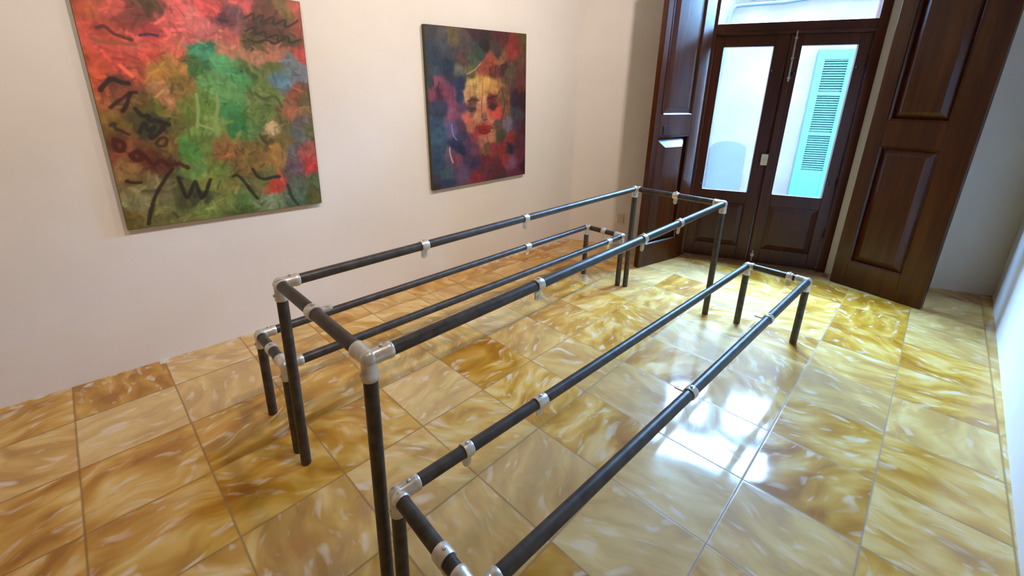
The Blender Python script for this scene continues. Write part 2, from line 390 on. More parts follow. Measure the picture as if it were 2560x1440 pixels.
for k, (a, b, g0, g1) in enumerate(LEAVES):
    bm = bmesh.new()
    box_f(bm, dpt, a, g0, N0, N1, 0.014, 1.838)
    box_f(bm, dpt, g1, b, N0, N1, 0.014, 1.838)
    box_f(bm, dpt, g0, g1, N0, N1, 1.757, 1.838)
    box_f(bm, dpt, g0, g1, N0, N1, 0.52, 0.619)
    box_f(bm, dpt, g0, g1, N0, N1, 0.014, 0.14)
    lf = build('door_leaf', bm, 'wood_red', door, bevel=0.003)
    def child(nm, bm_, mat, **kw):
        o = build(nm, bm_, mat, None, **kw); o.parent = lf
        o.matrix_parent_inverse = Matrix.Translation(-Vector(door.location)) if False else Matrix.Identity(4)
        return o
    bm = bmesh.new(); box_f(bm, dpt, g0 - 0.006, g1 + 0.006, -0.031, -0.026, 0.61, 1.765)
    child('glass_pane', bm, 'glass')
    bm = bmesh.new(); raised_panel(bm, dpt, g0 - 0.004, g1 + 0.004, 0.136, 0.524, -0.045, -0.012, -0.022, 0.045)
    child('panel', bm, 'wood_red')
    if k == 1:
        bm = bmesh.new(); box_f(bm, dpt, 0.520, 0.560, N1, 0.016, 0.016, 1.832)
        child('astragal', bm, 'wood_red', bevel=0.004)
        bm = bmesh.new(); lathe(bm, dpt(0.551, 0.022, 1.50), X((0, 0, 1)), [(0, 0.006), (0.36, 0.006)], 10)
        for z in (1.52, 1.66, 1.80): box_f(bm, dpt, 0.541, 0.561, 0.014, 0.031, z, z + 0.014)
        child('top_bolt', bm, 'dull_zinc')
        bm = bmesh.new(); lathe(bm, dpt(0.545, 0.022, 0.03), X((0, 0, 1)), [(0, 0.006), (0.10, 0.006)], 10)
        box_f(bm, dpt, 0.533, 0.557, 0.014, 0.032, 0.075, 0.10)
        child('bottom_bolt', bm, 'dull_zinc')
    else:
        bm = bmesh.new(); box_f(bm, dpt, 0.476, 0.522, N1, 0.028, 0.855, 0.945)
        lk = child('lock_box', bm, 'brass', bevel=0.004)
    bm = bmesh.new()
    for z in (0.30, 0.72, 1.60):
        uu = (a + 0.001) if k == 0 else (b - 0.001)
        lathe(bm, dpt(uu, 0.0, z), X((0, 0, 1)), [(0, 0.007), (0.07, 0.007)], 10)
    child('hinge', bm, 'black')
    bm = bmesh.new()
    for (uu, z) in ((g1 + 0.02, 1.58), (g0 - 0.02, 0.66)) if k == 0 else ((g0 - 0.025, 1.56), (g1 + 0.02, 1.60), (g1 + 0.02, 0.74)):
        lathe(bm, dpt(uu, N1 - 0.001, z), DN, [(0, 0.011), (0.010, 0.010), (0.014, 0.006)], 12)
    child('glazing_clip', bm, 'black')
    for c in lf.children: c.matrix_parent_inverse = Matrix.Identity(4)

# ------------------------------------------------------------------ folded-back solid leaves
def leaf(name, label, p0, p1, panels, height, lock_at, hinges_at_p1, arms):
    """p0 -> p1: foot line of the face one sees; the thickness goes behind it"""
    p0 = X(p0); p1 = X(p1); d = (p1 - p0); wd = d.length; d.normalize()
    n = X((d.y, -d.x, 0))
    if (CAM - p0).dot(n) < 0: n = -n
    T = 0.045
    def fr(u, nn, z): return p0 + d * u + n * nn + X((0, 0, z))
    root = empty(name, fr(wd / 2, -T / 2, 0))
    tag(root, label, 'door leaf', 'solid wooden door leaves folded back beside the glazed door')
    zb = 0.004
    us = [panels[0][0], panels[0][1]]
    bm = bmesh.new()
    box_f(bm, fr, 0, us[0], -T, 0, zb, height); box_f(bm, fr, us[1], wd, -T, 0, zb, height)
    zs = [zb] + [z for p in panels for z in (p[2], p[3])] + [height]
    for i in range(0, len(zs), 2): box_f(bm, fr, us[0], us[1], -T, 0, zs[i], zs[i + 1])
    build('leaf_frame', bm, 'wood', root, bevel=0.003)
    for (a, b, z0, z1, low, front, slope) in panels:
        bm = bmesh.new(); raised_panel(bm, fr, a - 0.004, b + 0.004, z0 - 0.004, z1 + 0.004, -T + 0.004, front, low, slope)
        pn = build('panel', bm, 'wood', root)
        bm = bmesh.new(); moulding(bm, fr, a, b, z0, z1, -0.006, 0.003, 0.010)
        mo = build('moulding', bm, 'wood', None); mo.parent = pn
    if lock_at:
        bm = bmesh.new(); box_f(bm, fr, lock_at[0] - 0.02, lock_at[0] + 0.02, 0, 0.006, lock_at[1] - 0.035, lock_at[1] + 0.035)
        build('keyhole_plate', bm, 'black', root, bevel=0.002)
    for z in ((0.35, 1.15, 1.95) if arms is None else (2.15, 2.24)):
        bm = bmesh.new()
        uu = wd + 0.004 if hinges_at_p1 else -0.004
        lathe(bm, fr(uu, -T + 0.012, z), X((0, 0, 1)), [(0, 0.009), (0.09, 0.009)], 12)
        if arms is not None:
            q = X(arms) + X((0, 0, z + 0.045)); path_tube(bm, [fr(uu, -T + 0.012, z + 0.045), q], 0.008, 10)
        build('hinge', bm, 'black', root, smooth=True)
    return root
leaf('wooden_leaf', 'dark panelled wooden leaf with keyhole plate, folded open left of the glazed door',
     (-0.111, 2.785, 0), (0.012, 3.335, 0), [(0.058, 0.440, 0.20, 1.08, -0.036, 0.012, 0.090), (0.085, 0.435, 1.245, 2.20, -0.012, -0.003, 0.06)], 2.34, (0.125, 1.125), True, None)
leaf('wooden_leaf', 'dark panelled wooden leaf folded open right of the glazed door',
     (1.066, 3.679, 0), (1.602, 3.531, 0), [(0.090, 0.405, 0.20, 1.065, -0.024, 0.002, 0.06), (0.095, 0.410, 1.245, 2.20, -0.032, 0.006, 0.062)], 2.34, None, False, dpt(1.08, 0.0, 0))

# ------------------------------------------------------------------ power outlet
bm = bmesh.new(); box_f(bm, dpt, -0.615, -0.555, 0, 0.009, 0.225, 0.315)
t = build('power_outlet', bm, 'cream', None, bevel=0.003); tag(t, 'small cream power outlet low on the wall left of the open wooden leaf', 'outlet')

# ------------------------------------------------------------------ outside: street and the house opposite
FD = 3.0
fo = dpt(0, -FD, 0)
bm = bmesh.new(); box_f(bm, dpt, -7, 9, -FD - 0.4, -0.2, -0.16, -0.06)
tag(build('street_ground', bm, 'street'), kind='structure')
bm = bmesh.new(); box_f(bm, dpt, -7, 9, -FD - 0.3, -FD, -0.08, 3.38)
house = tag(build('wall_opposite', bm, 'stone'), kind='structure')
bm = bmesh.new()
box_f(bm, dpt, -7, -1.45, -0.5, -0.22, -0.08, 6.5); box_f(bm, dpt, 2.55, 9, -0.5, -0.22, -0.08, 6.5); box_f(bm, dpt, -1.45, 2.55, -0.5, -0.22, 3.2, 6.5)
tag(build('wall_front', bm, 'stone'), kind='structure')  # unseen house front, built tall to cut sky light on the wall opposite
bm = bmesh.new()
arch = [(0.27, 0.02), (0.73, 0.02), (0.73, 0.68)] + [(0.50 + 0.23 * math.cos(a), 0.68 + 0.11 * math.sin(a)) for a in np.linspace(0.15, math.pi - 0.15, 9)] + [(0.27, 0.68)]
f0 = [bm.verts.new(dpt(u, -FD + 0.012, z)) for u, z in arch]; f1 = [bm.verts.new(dpt(u, -FD + 0.001, z)) for u, z in arch]
bm.faces.new(f0); bm.faces.new(f1[::-1])
for i in range(len(arch)): bm.faces.new((f0[i], f0[(i + 1) % len(arch)], f1[(i + 1) % len(arch)], f1[i]))
o = build('arched_patch', bm, 'blue_patch'); tag(o, 'pale blue-grey arched hatch low on the house opposite, seen through the left glass', 'patch')  # thin arched blue-grey patch at the foot of the facade
def louvre(label, u0, u1):
    root = empty('window_shutter', dpt((u0 + u1) / 2, -FD + 0.03, 0.05))
    tag(root, label, 'shutter', 'turquoise shutters on the house opposite')
    n0, n1 = -FD + 0.005, -FD + 0.045
    a, b = u0 + 0.085, u1 - 0.085
    bm = bmesh.new()
    box_f(bm, dpt, u0, a, n0, n1, 0.06, 1.99); box_f(bm, dpt, b, u1, n0, n1, 0.06, 1.99)
    for z0, z1 in ((0.06, 0.46), (0.92, 0.965), (1.43, 1.475), (1.87, 1.99)): box_f(bm, dpt, a, b, n0, n1, z0, z1)
    build('shutter_frame', bm, 'shutter', root, bevel=0.003)
    bm = bmesh.new()
    z = 0.475
    while z < 1.86:
        if not (0.905 < z < 0.965 or 1.415 < z < 1.475):
            hexa(bm, [dpt(a - .004, n0 + .002, z + .026), dpt(b + .004, n0 + .002, z + .026), dpt(b + .004, n1 - .006, z), dpt(a - .004, n1 - .006, z),
                      dpt(a - .004, n0 + .002, z + .036), dpt(b + .004, n0 + .002, z + .036), dpt(b + .004, n1 - .006, z + .01), dpt(a - .004, n1 - .006, z + .01)])
        z += 0.030
    box_f(bm, dpt, a, b, n0 - 0.003, n0 + 0.002, 0.40, 1.90)
    build('louvre_slats', bm, 'shutter_slat', root)
louvre('turquoise louvred shutter on the house opposite, seen through the right glass', 1.345, 1.765)
bm = bmesh.new()
path_tube(bm, [dpt(*q) for q in ((0.222, -FD + 0.03, -0.05), (0.225, -FD + 0.03, 1.2), (0.248, -FD + 0.03, 2.35), (0.262, -FD + 0.03, 2.49), (0.300, -FD + 0.03, 2.545), (0.375, -FD + 0.03, 2.555), (0.86, -FD + 0.03, 2.566), (1.40, -FD + 0.03, 2.625), (3.0, -FD + 0.03, 2.66))], 0.021)
o = build('conduit_pipe', bm, 'pipe_blue', None, smooth=True); tag(o, 'blue-grey conduit bending along the house opposite, seen through the transom', 'pipe')
bm = bmesh.new()
path_tube(bm, [dpt(*q) for q in ((0.26, -FD + 0.02, 2.66), (0.52, -FD + 0.02, 2.62), (0.62, -FD + 0.02, 2.65), (0.80, -FD + 0.02, 2.62), (1.05, -FD + 0.02, 2.66), (1.7, -FD + 0.02, 2.71), (3.0, -FD + 0.02, 2.76))], 0.016)
o = build('cable', bm, 'pipe_blue', None, smooth=True); tag(o, 'thin sagging blue cable above the conduit pipe on the house opposite', 'cable')

# ------------------------------------------------------------------ pipe frames
RT_, RF = 0.0184, 0.0212
def socket(bm, p, d, ln):
    lathe(bm, p, d, [(-RF * 0.2, RF * 0.96), (ln - 0.016, RF * 0.985), (ln - 0.013, RF * 1.045), (ln - 0.002, RF * 1.045), (ln, RF * 0.98)], 24)
def screw(bm, p, d): lathe(bm, p, d, [(0, 0.0055), (0.004, 0.0055), (0.005, 0.004)], 6)
def pipe_frame(name, label, cat, group, PA, PB, PC, PD, corner, clamps):
    """PA near-left, PB near-right, PC far-left, PD far-right: centres of the top corners"""
    PA, PB, PC, PD = map(X, (PA, PB, PC, PD))
    root = empty(name, ((PA.x + PB.x + PC.x + PD.x) / 4, (PA.y + PB.y + PC.y + PD.y) / 4, 0))
    tag(root, label, cat, group)
    down = X((0, 0, -1))
    P = dict(A=PA, B=PB, C=PC, D=PD)
    for a, b in (('A', 'C'), ('B', 'D'), ('A', 'B'), ('C', 'D')):
        bm = bmesh.new(); d = (P[b] - P[a]).normalized()
        tube(bm, P[a] + d * 0.012, P[b] - d * 0.012, RT_)
        build('rail', bm, 'steel', root, smooth=True)
    for k in 'ABCD':
        bm = bmesh.new(); q = P[k].copy(); q.z = 0.0
        tube(bm, q, P[k] - X((0, 0, 0.012)), RT_)
        build('leg', bm, 'steel', root, smooth=True)
    nb = dict(A=('C', 'B'), B=('D', 'A'), C=('A', 'D'), D=('B', 'C'))
    for k in 'ABCD':
        bm = bmesh.new()
        ll, lc = corner[k]
        dl = (P[nb[k][0]] - P[k]).normalized(); dc = (P[nb[k][1]] - P[k]).normalized()
        ball(bm, P[k], RF * 1.04)
        socket(bm, P[k], dl, ll); socket(bm, P[k], dc, lc); socket(bm, P[k], down, 0.058)
        screw(bm, P[k] + dl * (ll * 0.55) + X((0, 0, RF * 0.98)), X((0, 0, 1)))
        screw(bm, P[k] + down * 0.036 - dl * RF * 0.98, -dl)
        build('corner_fitting', bm, 'zinc', root, smooth=True)
    for (a, b, t, lug, wd) in clamps:
        d = (P[b] - P[a]).normalized(); c = P[a] + (P[b] - P[a]) * t; lug = X(lug)
        bm = bmesh.new(); r = RT_ + 0.0045
        lathe(bm, c - d * wd / 2, d, [(0, r * 0.95), (0.003, r), (wd - 0.003, r), (wd, r * 0.95)], 24)
        screw(bm, c + X((0, 0, r)), X((0, 0, 1)))
        cl = build('clamp', bm, 'zinc', root, smooth=True)
        # flat lug with rounded end and a bolt hole boss
        bm = bmesh.new(); s = lug.cross(d).normalized() * 0.0035; pr = []
        for ang in np.linspace(0, math.pi, 9): pr.append(lug * (r + 0.022 + 0.013 * math.sin(ang)) + d * (0.013 * math.cos(ang)))
        pr = [lug * (r - 0.004) + d * 0.013] + pr + [lug * (r - 0.004) - d * 0.013]
        A = [bm.verts.new(c + q + s) for q in pr]; Bq = [bm.verts.new(c + q - s) for q in pr]
        bm.faces.new(A); bm.faces.new(Bq[::-1])
        for i in range(len(pr)): bm.faces.new((A[i], A[(i + 1) % len(pr)], Bq[(i + 1) % len(pr)], Bq[i]))
        lathe(bm, c + lug * (r + 0.021) - s * 1.5, s, [(0, 0.006), (s.length * 3, 0.006)], 12)
        lg = build('lug', bm, 'zinc', None); lg.parent = cl
    return root
DN_ = (0, 0, -1)
CORN = dict(A=(0.062, 0.030), B=(0.062, 0.062), C=(0.030, 0.034), D=(0.030, 0.060))
pipe_frame('table_frame', 'tall dark steel pipe table frame without a top, between the two low bench frames', 'table frame', 'steel pipe frames with galvanised fittings',
    (0, 0, .75), (0.59318, 0, .75), (0, 2.38311, .75), (0.59318, 2.38311, .75), CORN,
    [('A', 'C', 0.2435, DN_, 0.036), ('A', 'C', 0.512, DN_, 0.036), ('B', 'D', 0.264, DN_, 0.032), ('B', 'D', 0.572, DN_, 0.032), ('B', 'D', 0.733, DN_, 0.036),
     ('C', 'D', 0.4945, DN_, 0.036), ('A', 'B', 0.455, (0, 1, 0), 0.036)])
pipe_frame('bench_frame', 'low dark steel pipe bench frame beside the wall with the two paintings', 'bench frame', 'steel pipe frames with galvanised fittings',
    (-0.3768, 0.0037, .394), (-0.0802, 0.0014, .394), (-0.3585, 2.3571, .394), (-0.0480, 2.3548, .394), dict(CORN, D=(0.034, 0.060)),
    [('A', 'C', 0.705, DN_, 0.05), ('B', 'D', 0.9205, DN_, 0.05), ('A', 'B', 0.5, DN_, 0.036), ('C', 'D', 0.5, DN_, 0.036)])
pipe_frame('bench_frame', 'low dark steel pipe bench frame on the open floor away from the paintings', 'bench frame', 'steel pipe frames with galvanised fittings',
    (0.6807, 0.0012, .394), (0.9939, -0.0122, .394), (0.7836, 2.4030, .394), (1.0968, 2.3895, .394), CORN,
    [('A', 'C', 0.093, DN_, 0.030), ('A', 'C', 0.2215, DN_, 0.045), ('B', 'D', 0.398, (-1, 0, 0), 0.032), ('B', 'D', 0.727, (-1, 0, 0), 0.032), ('A', 'B', 0.65, DN_, 0.034), ('C', 'D', 0.7175, DN_, 0.032)])

# ------------------------------------------------------------------ paintings
def vnoise(x, y, seed):
    xi = np.floor(x).astype(np.int64); yi = np.floor(y).astype(np.int64); fx = x - xi; fy = y - yi
    fx = fx * fx * (3 - 2 * fx); fy = fy * fy * (3 - 2 * fy)
    def h(a, b):
        n = (a * 374761393 + b * 668265263 + seed * 974711) & 0x7fffffff
        n = ((n ^ (n >> 13)) * 1274126177) & 0x7fffffff
        return ((n ^ (n >> 16)) & 0xffff) / 65535.0
    return (h(xi, yi) * (1 - fx) + h(xi + 1, yi) * fx) * (1 - fy) + (h(xi, yi + 1) * (1 - fx) + h(xi + 1, yi + 1) * fx) * fy
def fbm(x, y, seed, oct=4):
    s = 0; a = 0.5; f = 1
    for k in range(oct): s = s + a * (vnoise(x * f, y * f, seed + k * 17) - 0.5); a *= 0.5; f *= 2.03
    return s
def tone(c): return np.array([lin(v) for v in c])
def paint(pts, strokes, nx, ny, asp, sigma, seed, warp, unit, dabs=1500, gain=0.95, dab_str=1.0):
    U, V = np.meshgrid(np.linspace(0, 1, nx), np.linspace(0, 1, ny))
    wu = U + warp * fbm(U * 9, V * 9 * asp, seed); wv = V + warp * fbm(U * 9 + 40, V * 9 * asp, seed + 5)
    wu = wu + warp * 0.5 * fbm(U * 34, V * 14, seed + 9); wv = wv + warp * 0.5 * fbm(U * 30, V * 34, seed + 11)
    col = np.zeros((ny, nx, 3)); ws = np.zeros((ny, nx))
    for a, b, cr_, cg_, cb_ in pts:
        a = a / 1000; b = b / 1000; cc = np.array([lin(cr_), lin(cg_), lin(cb_)])
        d2 = (wu - a) ** 2 + ((wv - b) * asp) ** 2
        w_ = 1.0 / (d2 + (0.55 * sigma) ** 2) ** 3.2
        ws += w_; col += w_[..., None] * cc
    col /= ws[..., None]
    br = 1 + 0.9 * fbm(U * 60, V * 22 * asp, seed + 21, 3) + 0.7 * fbm(U * 18, V * 46, seed + 31, 3)
    col *= np.clip(br, 0.45, 1.7)[..., None]
    rs_ = np.random.RandomState(seed)
    for k in range(dabs):
        a, b = rs_.rand(2); ln_ = 0.012 + 0.03 * rs_.rand(); hw_ = 0.003 + 0.006 * rs_.rand(); th = rs_.rand() * math.pi
        i0, i1 = max(0, int((a - ln_ - .01) * nx)), min(nx, int((a + ln_ + .01) * nx) + 2); j0, j1 = max(0, int((b - ln_ - .01) * ny)), min(ny, int((b + ln_ + .01) * ny) + 2)
        if i1 - i0 < 2 or j1 - j0 < 2: continue
        cc = col[min(ny - 1, int(b * ny)), min(nx - 1, int(a * nx))] * (0.45 + 1.15 * rs_.rand()) * (0.85 + 0.3 * rs_.rand(3))
        px, py = U[j0:j1, i0:i1] - a, (V[j0:j1, i0:i1] - b) * asp
        q = px * math.cos(th) + py * math.sin(th); e = -px * math.sin(th) + py * math.cos(th) - 6 * q * q * (rs_.rand() - 0.5)
        m = np.clip((ln_ - np.abs(q)) / 0.008, 0, 1) * np.clip((hw_ - np.abs(e)) / 0.004 + 0.5, 0, 1) * (0.35 + 0.5 * rs_.rand()) * dab_str
        col[j0:j1, i0:i1] = col[j0:j1, i0:i1] * (1 - m[..., None]) + cc * m[..., None]
    g_ = (col * np.array([0.3, 0.6, 0.1])).sum(axis=2)[..., None]
    col = (g_ + (col - g_) * 0.9) * gain
    su = U + 0.012 * fbm(U * 14, V * 14, seed + 2); sv = V + 0.012 * fbm(U * 14 + 9, V * 14, seed + 3)
    for wd, h, P in strokes:
        for it_ in range(2):
            if len(P) > 2:
                Q = [P[0]]
                for (a, b), (c, d) in zip(P, P[1:]): Q += [(a * .75 + c * .25, b * .75 + d * .25), (a * .25 + c * .75, b * .25 + d * .75)]
                P = Q + [P[-1]]
        D = np.full((ny, nx), 9.0)
        for (a, b), (c, d) in zip(P, P[1:]):
            ex, ey = c - a, (d - b) * asp; px, py = su - a, (sv - b) * asp
            t = np.clip((px * ex + py * ey) / (ex * ex + ey * ey + 1e-9), 0, 1)
            D = np.minimum(D, np.hypot(px - t * ex, py - t * ey))
        hw = wd * unit * (1 + 0.7 * fbm(U * 22, V * 22, seed + 41))
        m = np.clip((hw - D) / 0.006 + 0.5, 0, 1) * 0.93
        col = col * (1 - m[..., None]) + tone(h) * m[..., None]
    return np.clip(col, 0, 1)
def canvas(name, label, cu, cz, wd, ht, rot, pts, strokes, nx, ny, sigma, seed, warp, unit, edge, gain, dab_str):
    T = 0.032
    root = empty(name, lpt(cu, 0.006, cz)); tag(root, label, 'painting', 'unframed canvases on the left wall')
    cr, sr = math.cos(rot), math.sin(rot)
    def fr(a, b, n):                                     # a, b in metres from the centre, n off the wall
        return lpt(cu + a * cr - b * sr, n, cz + a * sr + b * cr)
    bm = bmesh.new()
    hexa(bm, [fr(-wd/2, -ht/2, 0.004), fr(wd/2, -ht/2, 0.004), fr(wd/2, -ht/2, T), fr(-wd/2, -ht/2, T), fr(-wd/2, ht/2, 0.004), fr(wd/2, ht/2, 0.004), fr(wd/2, ht/2, T), fr(-wd/2, ht/2, T)])
    build('stretcher', bm, edge, root, bevel=0.003)
    col = paint(pts, strokes, nx, ny, ht / wd, sigma, seed, warp, unit, gain=gain, dab_str=dab_str)
    me = bpy.data.meshes.new('painted_front')
    vs = []
    for j in range(ny):
        for i in range(nx):
            vs.append(fr((i / (nx - 1) - 0.5) * (wd - 0.006), (j / (ny - 1) - 0.5) * (ht - 0.006), T + 0.0012))
    fs = [(j * nx + i, j * nx + i + 1, (j + 1) * nx + i + 1, (j + 1) * nx + i) for j in range(ny - 1) for i in range(nx - 1)]
    me.from_pydata([tuple(v) for v in vs], [], fs)
    at = me.color_attributes.new('paint', 'FLOAT_COLOR', 'POINT')
    buf = np.ones((ny * nx, 4), dtype=np.float32); buf[:, :3] = col.reshape(-1, 3); at.data.foreach_set('color', buf.ravel())
    me.materials.append(paint_mat(name + '_paint'))
    o = bpy.data.objects.new('painted_front', me); COL.objects.link(o)
    o.parent = root; o.matrix_parent_inverse = Matrix.Translation(-Vector(root.location))
    return root
P1 = [(10, 876, 190, 70, 30), (65, 870, 205, 90, 45), (138, 883, 225, 85, 70), (269, 916, 90, 60, 30), (221, 868, 140, 60, 50), (161, 826, 150, 55, 45), (107, 803, 190, 65, 45), (386, 903, 240, 95, 90), (535, 932, 235, 75, 75), (691, 942, 220, 80, 80), (449, 865, 235, 110, 105), (346, 842, 235, 95, 90), (586, 881, 110, 50, 60), (662, 912, 110, 70, 75), (817, 948, 110, 60, 40), (933, 960, 130, 100, 50), (980, 973, 190, 80, 60), (763, 879, 80, 50, 35), (865, 867, 95, 60, 40), (933, 835, 85, 65, 40), (732, 798, 95, 80, 40), (979, 899, 150, 70, 50), (32, 737, 230, 80, 60), (106, 748, 215, 75, 55), (193, 748, 235, 90, 75), (224, 712, 230, 80, 60), (264, 804, 200, 60, 60), (342, 758, 225, 95, 75), (434, 791, 220, 100, 95), (511, 810, 200, 100, 100), (605, 817, 205, 95, 90), (579, 760, 190, 120, 90), (-2, 693, 210, 75, 30), (41, 652, 215, 80, 40), (108, 680, 215, 70, 55), (171, 651, 190, 80, 50), (14, 613, 200, 80, 30), (81, 615, 120, 65, 40), (130, 584, 150, 80, 50), (25, 537, 190, 100, 50), (88, 538, 110, 75, 35), (172, 538, 110, 80, 30), (16, 472, 150, 110, 30), (66, 445, 130, 100, 30), (127, 457, 80, 70, 30), (188, 428, 60, 65, 35), (227, 511, 110, 110, 30), (34, 364, 110, 60, 25), (96, 319, 150, 90, 40), (47, 335, 130, 55, 30), (121, 310, 100, 45, 25), (198, 284, 95, 45, 25), (230, 363, 130, 95, 35), (42, 258, 160, 115, 60), (70, 205, 120, 95, 40), (58, 154, 140, 130, 80), (78, 122, 145, 135, 90), (21, 53, 110, 95, 35), (154, 145, 120, 110, 70), (171, 89, 115, 115, 65), (131, 39, 110, 105, 50), (254, 95, 80, 85, 45), (342, 101, 65, 70, 35), (293, 170, 90, 90, 45), (240, 25, 110, 115, 50), (458, 732, 60, 150, 110), (499, 748, 45, 150, 115), (552, 702, 80, 170, 105), (426, 682, 60, 110, 50), (491, 628, 100, 165, 90), (624, 654, 70, 150, 80), (565, 601, 95, 160, 85), (336, 664, 180, 130, 40), (279, 655, 190, 130, 40), (358, 596, 140, 110, 40), (269, 546, 190, 130, 80), (376, 504, 120, 135, 40), (453, 512, 100, 140, 50), (336, 454, 110, 105, 40), (395, 409, 115, 150, 60), (554, 497, 60, 140, 70), (573, 420, 50, 130, 60), (483, 422, 130, 160, 70), (342, 336, 75, 140, 50), (421, 348, 110, 140, 50), (526, 343, 150, 105, 40), (479, 314, 140, 90, 35), (352, 236, 100, 140, 60), (440, 237, 110, 130, 45), (392, 193, 130, 140, 50), (686, 679, 80, 110, 50), (821, 700, 100, 110, 45), (756, 575, 110, 130, 60), (723, 481, 95, 120, 50), (677, 418, 95, 130, 60), (806, 431, 105, 100, 45), (755, 400, 200, 170, 110), (718, 343, 95, 75, 25), (830, 339, 110, 95, 30), (754, 275, 160, 115, 40), (662, 280, 130, 100, 35), (608, 225, 140, 110, 40), (913, 704, 110, 125, 130), (951, 706, 120, 125, 140), (857, 639, 90, 130, 150), (980, 769, 200, 70, 60), (829, 753, 180, 110, 85), (722, 739, 190, 130, 100), (914, 577, 150, 80, 50), (958, 545, 110, 90, 45), (880, 479, 170, 100, 60), (914, 446, 110, 100, 90), (904, 379, 95, 100, 95), (882, 294, 110, 105, 105), (870, 207, 110, 85, 95), (967, 394, 90, 95, 45), (932, 291, 170, 80, 70), (952, 210, 200, 50, 40), (972, 127, 90, 110, 60), (858, 128, 90, 100, 80), (750, 129, 200, 60, 35), (690, 169, 110, 110, 50), (578, 153, 100, 100, 45), (511, 167, 130, 125, 50), (454, 89, 120, 130, 55), (566, 86, 95, 130, 60), (717, 43, 125, 145, 100), (847, 47, 80, 105, 80), (959, 25, 90, 90, 30), (527, 13, 75, 100, 35), (359, 26, 120, 140, 60), (834, 166, 100, 90, 80)]
S1 = [
 (9,[42, 26, 26],[(0.025, 0.576), (0.05, 0.602), (0.083, 0.625), (0.11, 0.607), (0.138, 0.604)]),
 (7,[58, 32, 32],[(0.047, 0.511), (0.088, 0.538), (0.132, 0.565), (0.162, 0.568)]),
 (8,[42, 26, 20],[(0.139, 0.565), (0.104, 0.511), (0.09, 0.495)]),
 (7,[58, 42, 24],[(0.033, 0.442), (0.055, 0.451), (0.044, 0.431), (0.072, 0.417), (0.092, 0.403)]),
 (8,[36, 31, 24],[(0.144, 0.505), (0.163, 0.47), (0.192, 0.477), (0.179, 0.449), (0.221, 0.456), (0.26, 0.437)]),
 (8,[36, 31, 24],[(0.136, 0.409), (0.167, 0.457), (0.168, 0.401), (0.212, 0.442), (0.162, 0.373), (0.225, 0.406), (0.246, 0.441)]),
 (6,[58, 42, 24],[(0.193, 0.357), (0.22, 0.385), (0.247, 0.377), (0.225, 0.341), (0.198, 0.35)]),
 (10,[74, 22, 18],[(0.032, 0.384), (0.026, 0.343), (0.053, 0.335), (0.068, 0.369), (0.041, 0.381)]),
 (10,[74, 22, 18],[(0.082, 0.319), (0.109, 0.336), (0.134, 0.309), (0.102, 0.29), (0.084, 0.312)]),
 (9,[74, 22, 18],[(0.134, 0.309), (0.159, 0.264), (0.2, 0.291), (0.228, 0.252), (0.268, 0.272), (0.308, 0.246)]),
 (7,[44, 28, 16],[(0.089, 0.013), (0.125, 0.11), (0.176, 0.181), (0.24, 0.244)]),
 (6,[44, 28, 16],[(0.038, 0.211), (0.068, 0.198), (0.096, 0.199)]),
 (8,[32, 28, 20],[(0.258, 0.204), (0.266, 0.149), (0.275, 0.101), (0.31, 0.161), (0.332, 0.19), (0.338, 0.126), (0.347, 0.089), (0.384, 0.154), (0.402, 0.184)]),
 (7,[36, 31, 20],[(0.515, 0.191), (0.542, 0.197), (0.575, 0.136), (0.627, 0.066)]),
 (7,[36, 31, 24],[(0.625, 0.216), (0.651, 0.155), (0.717, 0.166), (0.765, 0.167)]),
 (7,[44, 48, 36],[(0.803, 0.124), (0.817, 0.05), (0.851, 0.005)]),
 (5,[48, 36, 24],[(0.696, 0.901), (0.755, 0.935), (0.731, 0.891), (0.806, 0.933), (0.771, 0.88), (0.857, 0.931), (0.831, 0.878), (0.918, 0.923), (0.892, 0.869), (0.981, 0.914)]),
 (5,[48, 36, 24],[(0.694, 0.845), (0.753, 0.871), (0.729, 0.827), (0.802, 0.861), (0.787, 0.817), (0.862, 0.852), (0.846, 0.806), (0.926, 0.849), (0.909, 0.803), (0.979, 0.831)]),
 (5,[48, 36, 24],[(0.701, 0.81), (0.749, 0.799), (0.796, 0.821), (0.827, 0.794), (0.885, 0.824)]),
 (6,[90, 42, 40],[(0.066, 0.806), (0.099, 0.82), (0.123, 0.792), (0.152, 0.785), (0.186, 0.772)]),
 (6,[60, 40, 72],[(0.222, 0.791), (0.257, 0.8), (0.289, 0.796)]),
 (7,[58, 36, 64],[(0.571, 0.883), (0.609, 0.879)]),
 (6,[160, 90, 58],[(0.04, 0.768), (0.083, 0.753), (0.14, 0.763), (0.195, 0.754)]),
 (7,[74, 90, 42],[(0.694, 0.574), (0.733, 0.543), (0.8, 0.568), (0.828, 0.512)]),
 (7,[138, 168, 96],[(0.504, 0.571), (0.5, 0.512), (0.473, 0.452), (0.478, 0.391)]),
 (6,[143, 176, 112],[(0.411, 0.569), (0.404, 0.497), (0.382, 0.424)]),
 (6,[90, 122, 48],[(0.362, 0.512), (0.34, 0.44), (0.34, 0.366)]),
 (7,[200, 184, 144],[(0.757, 0.416), (0.761, 0.383)])]
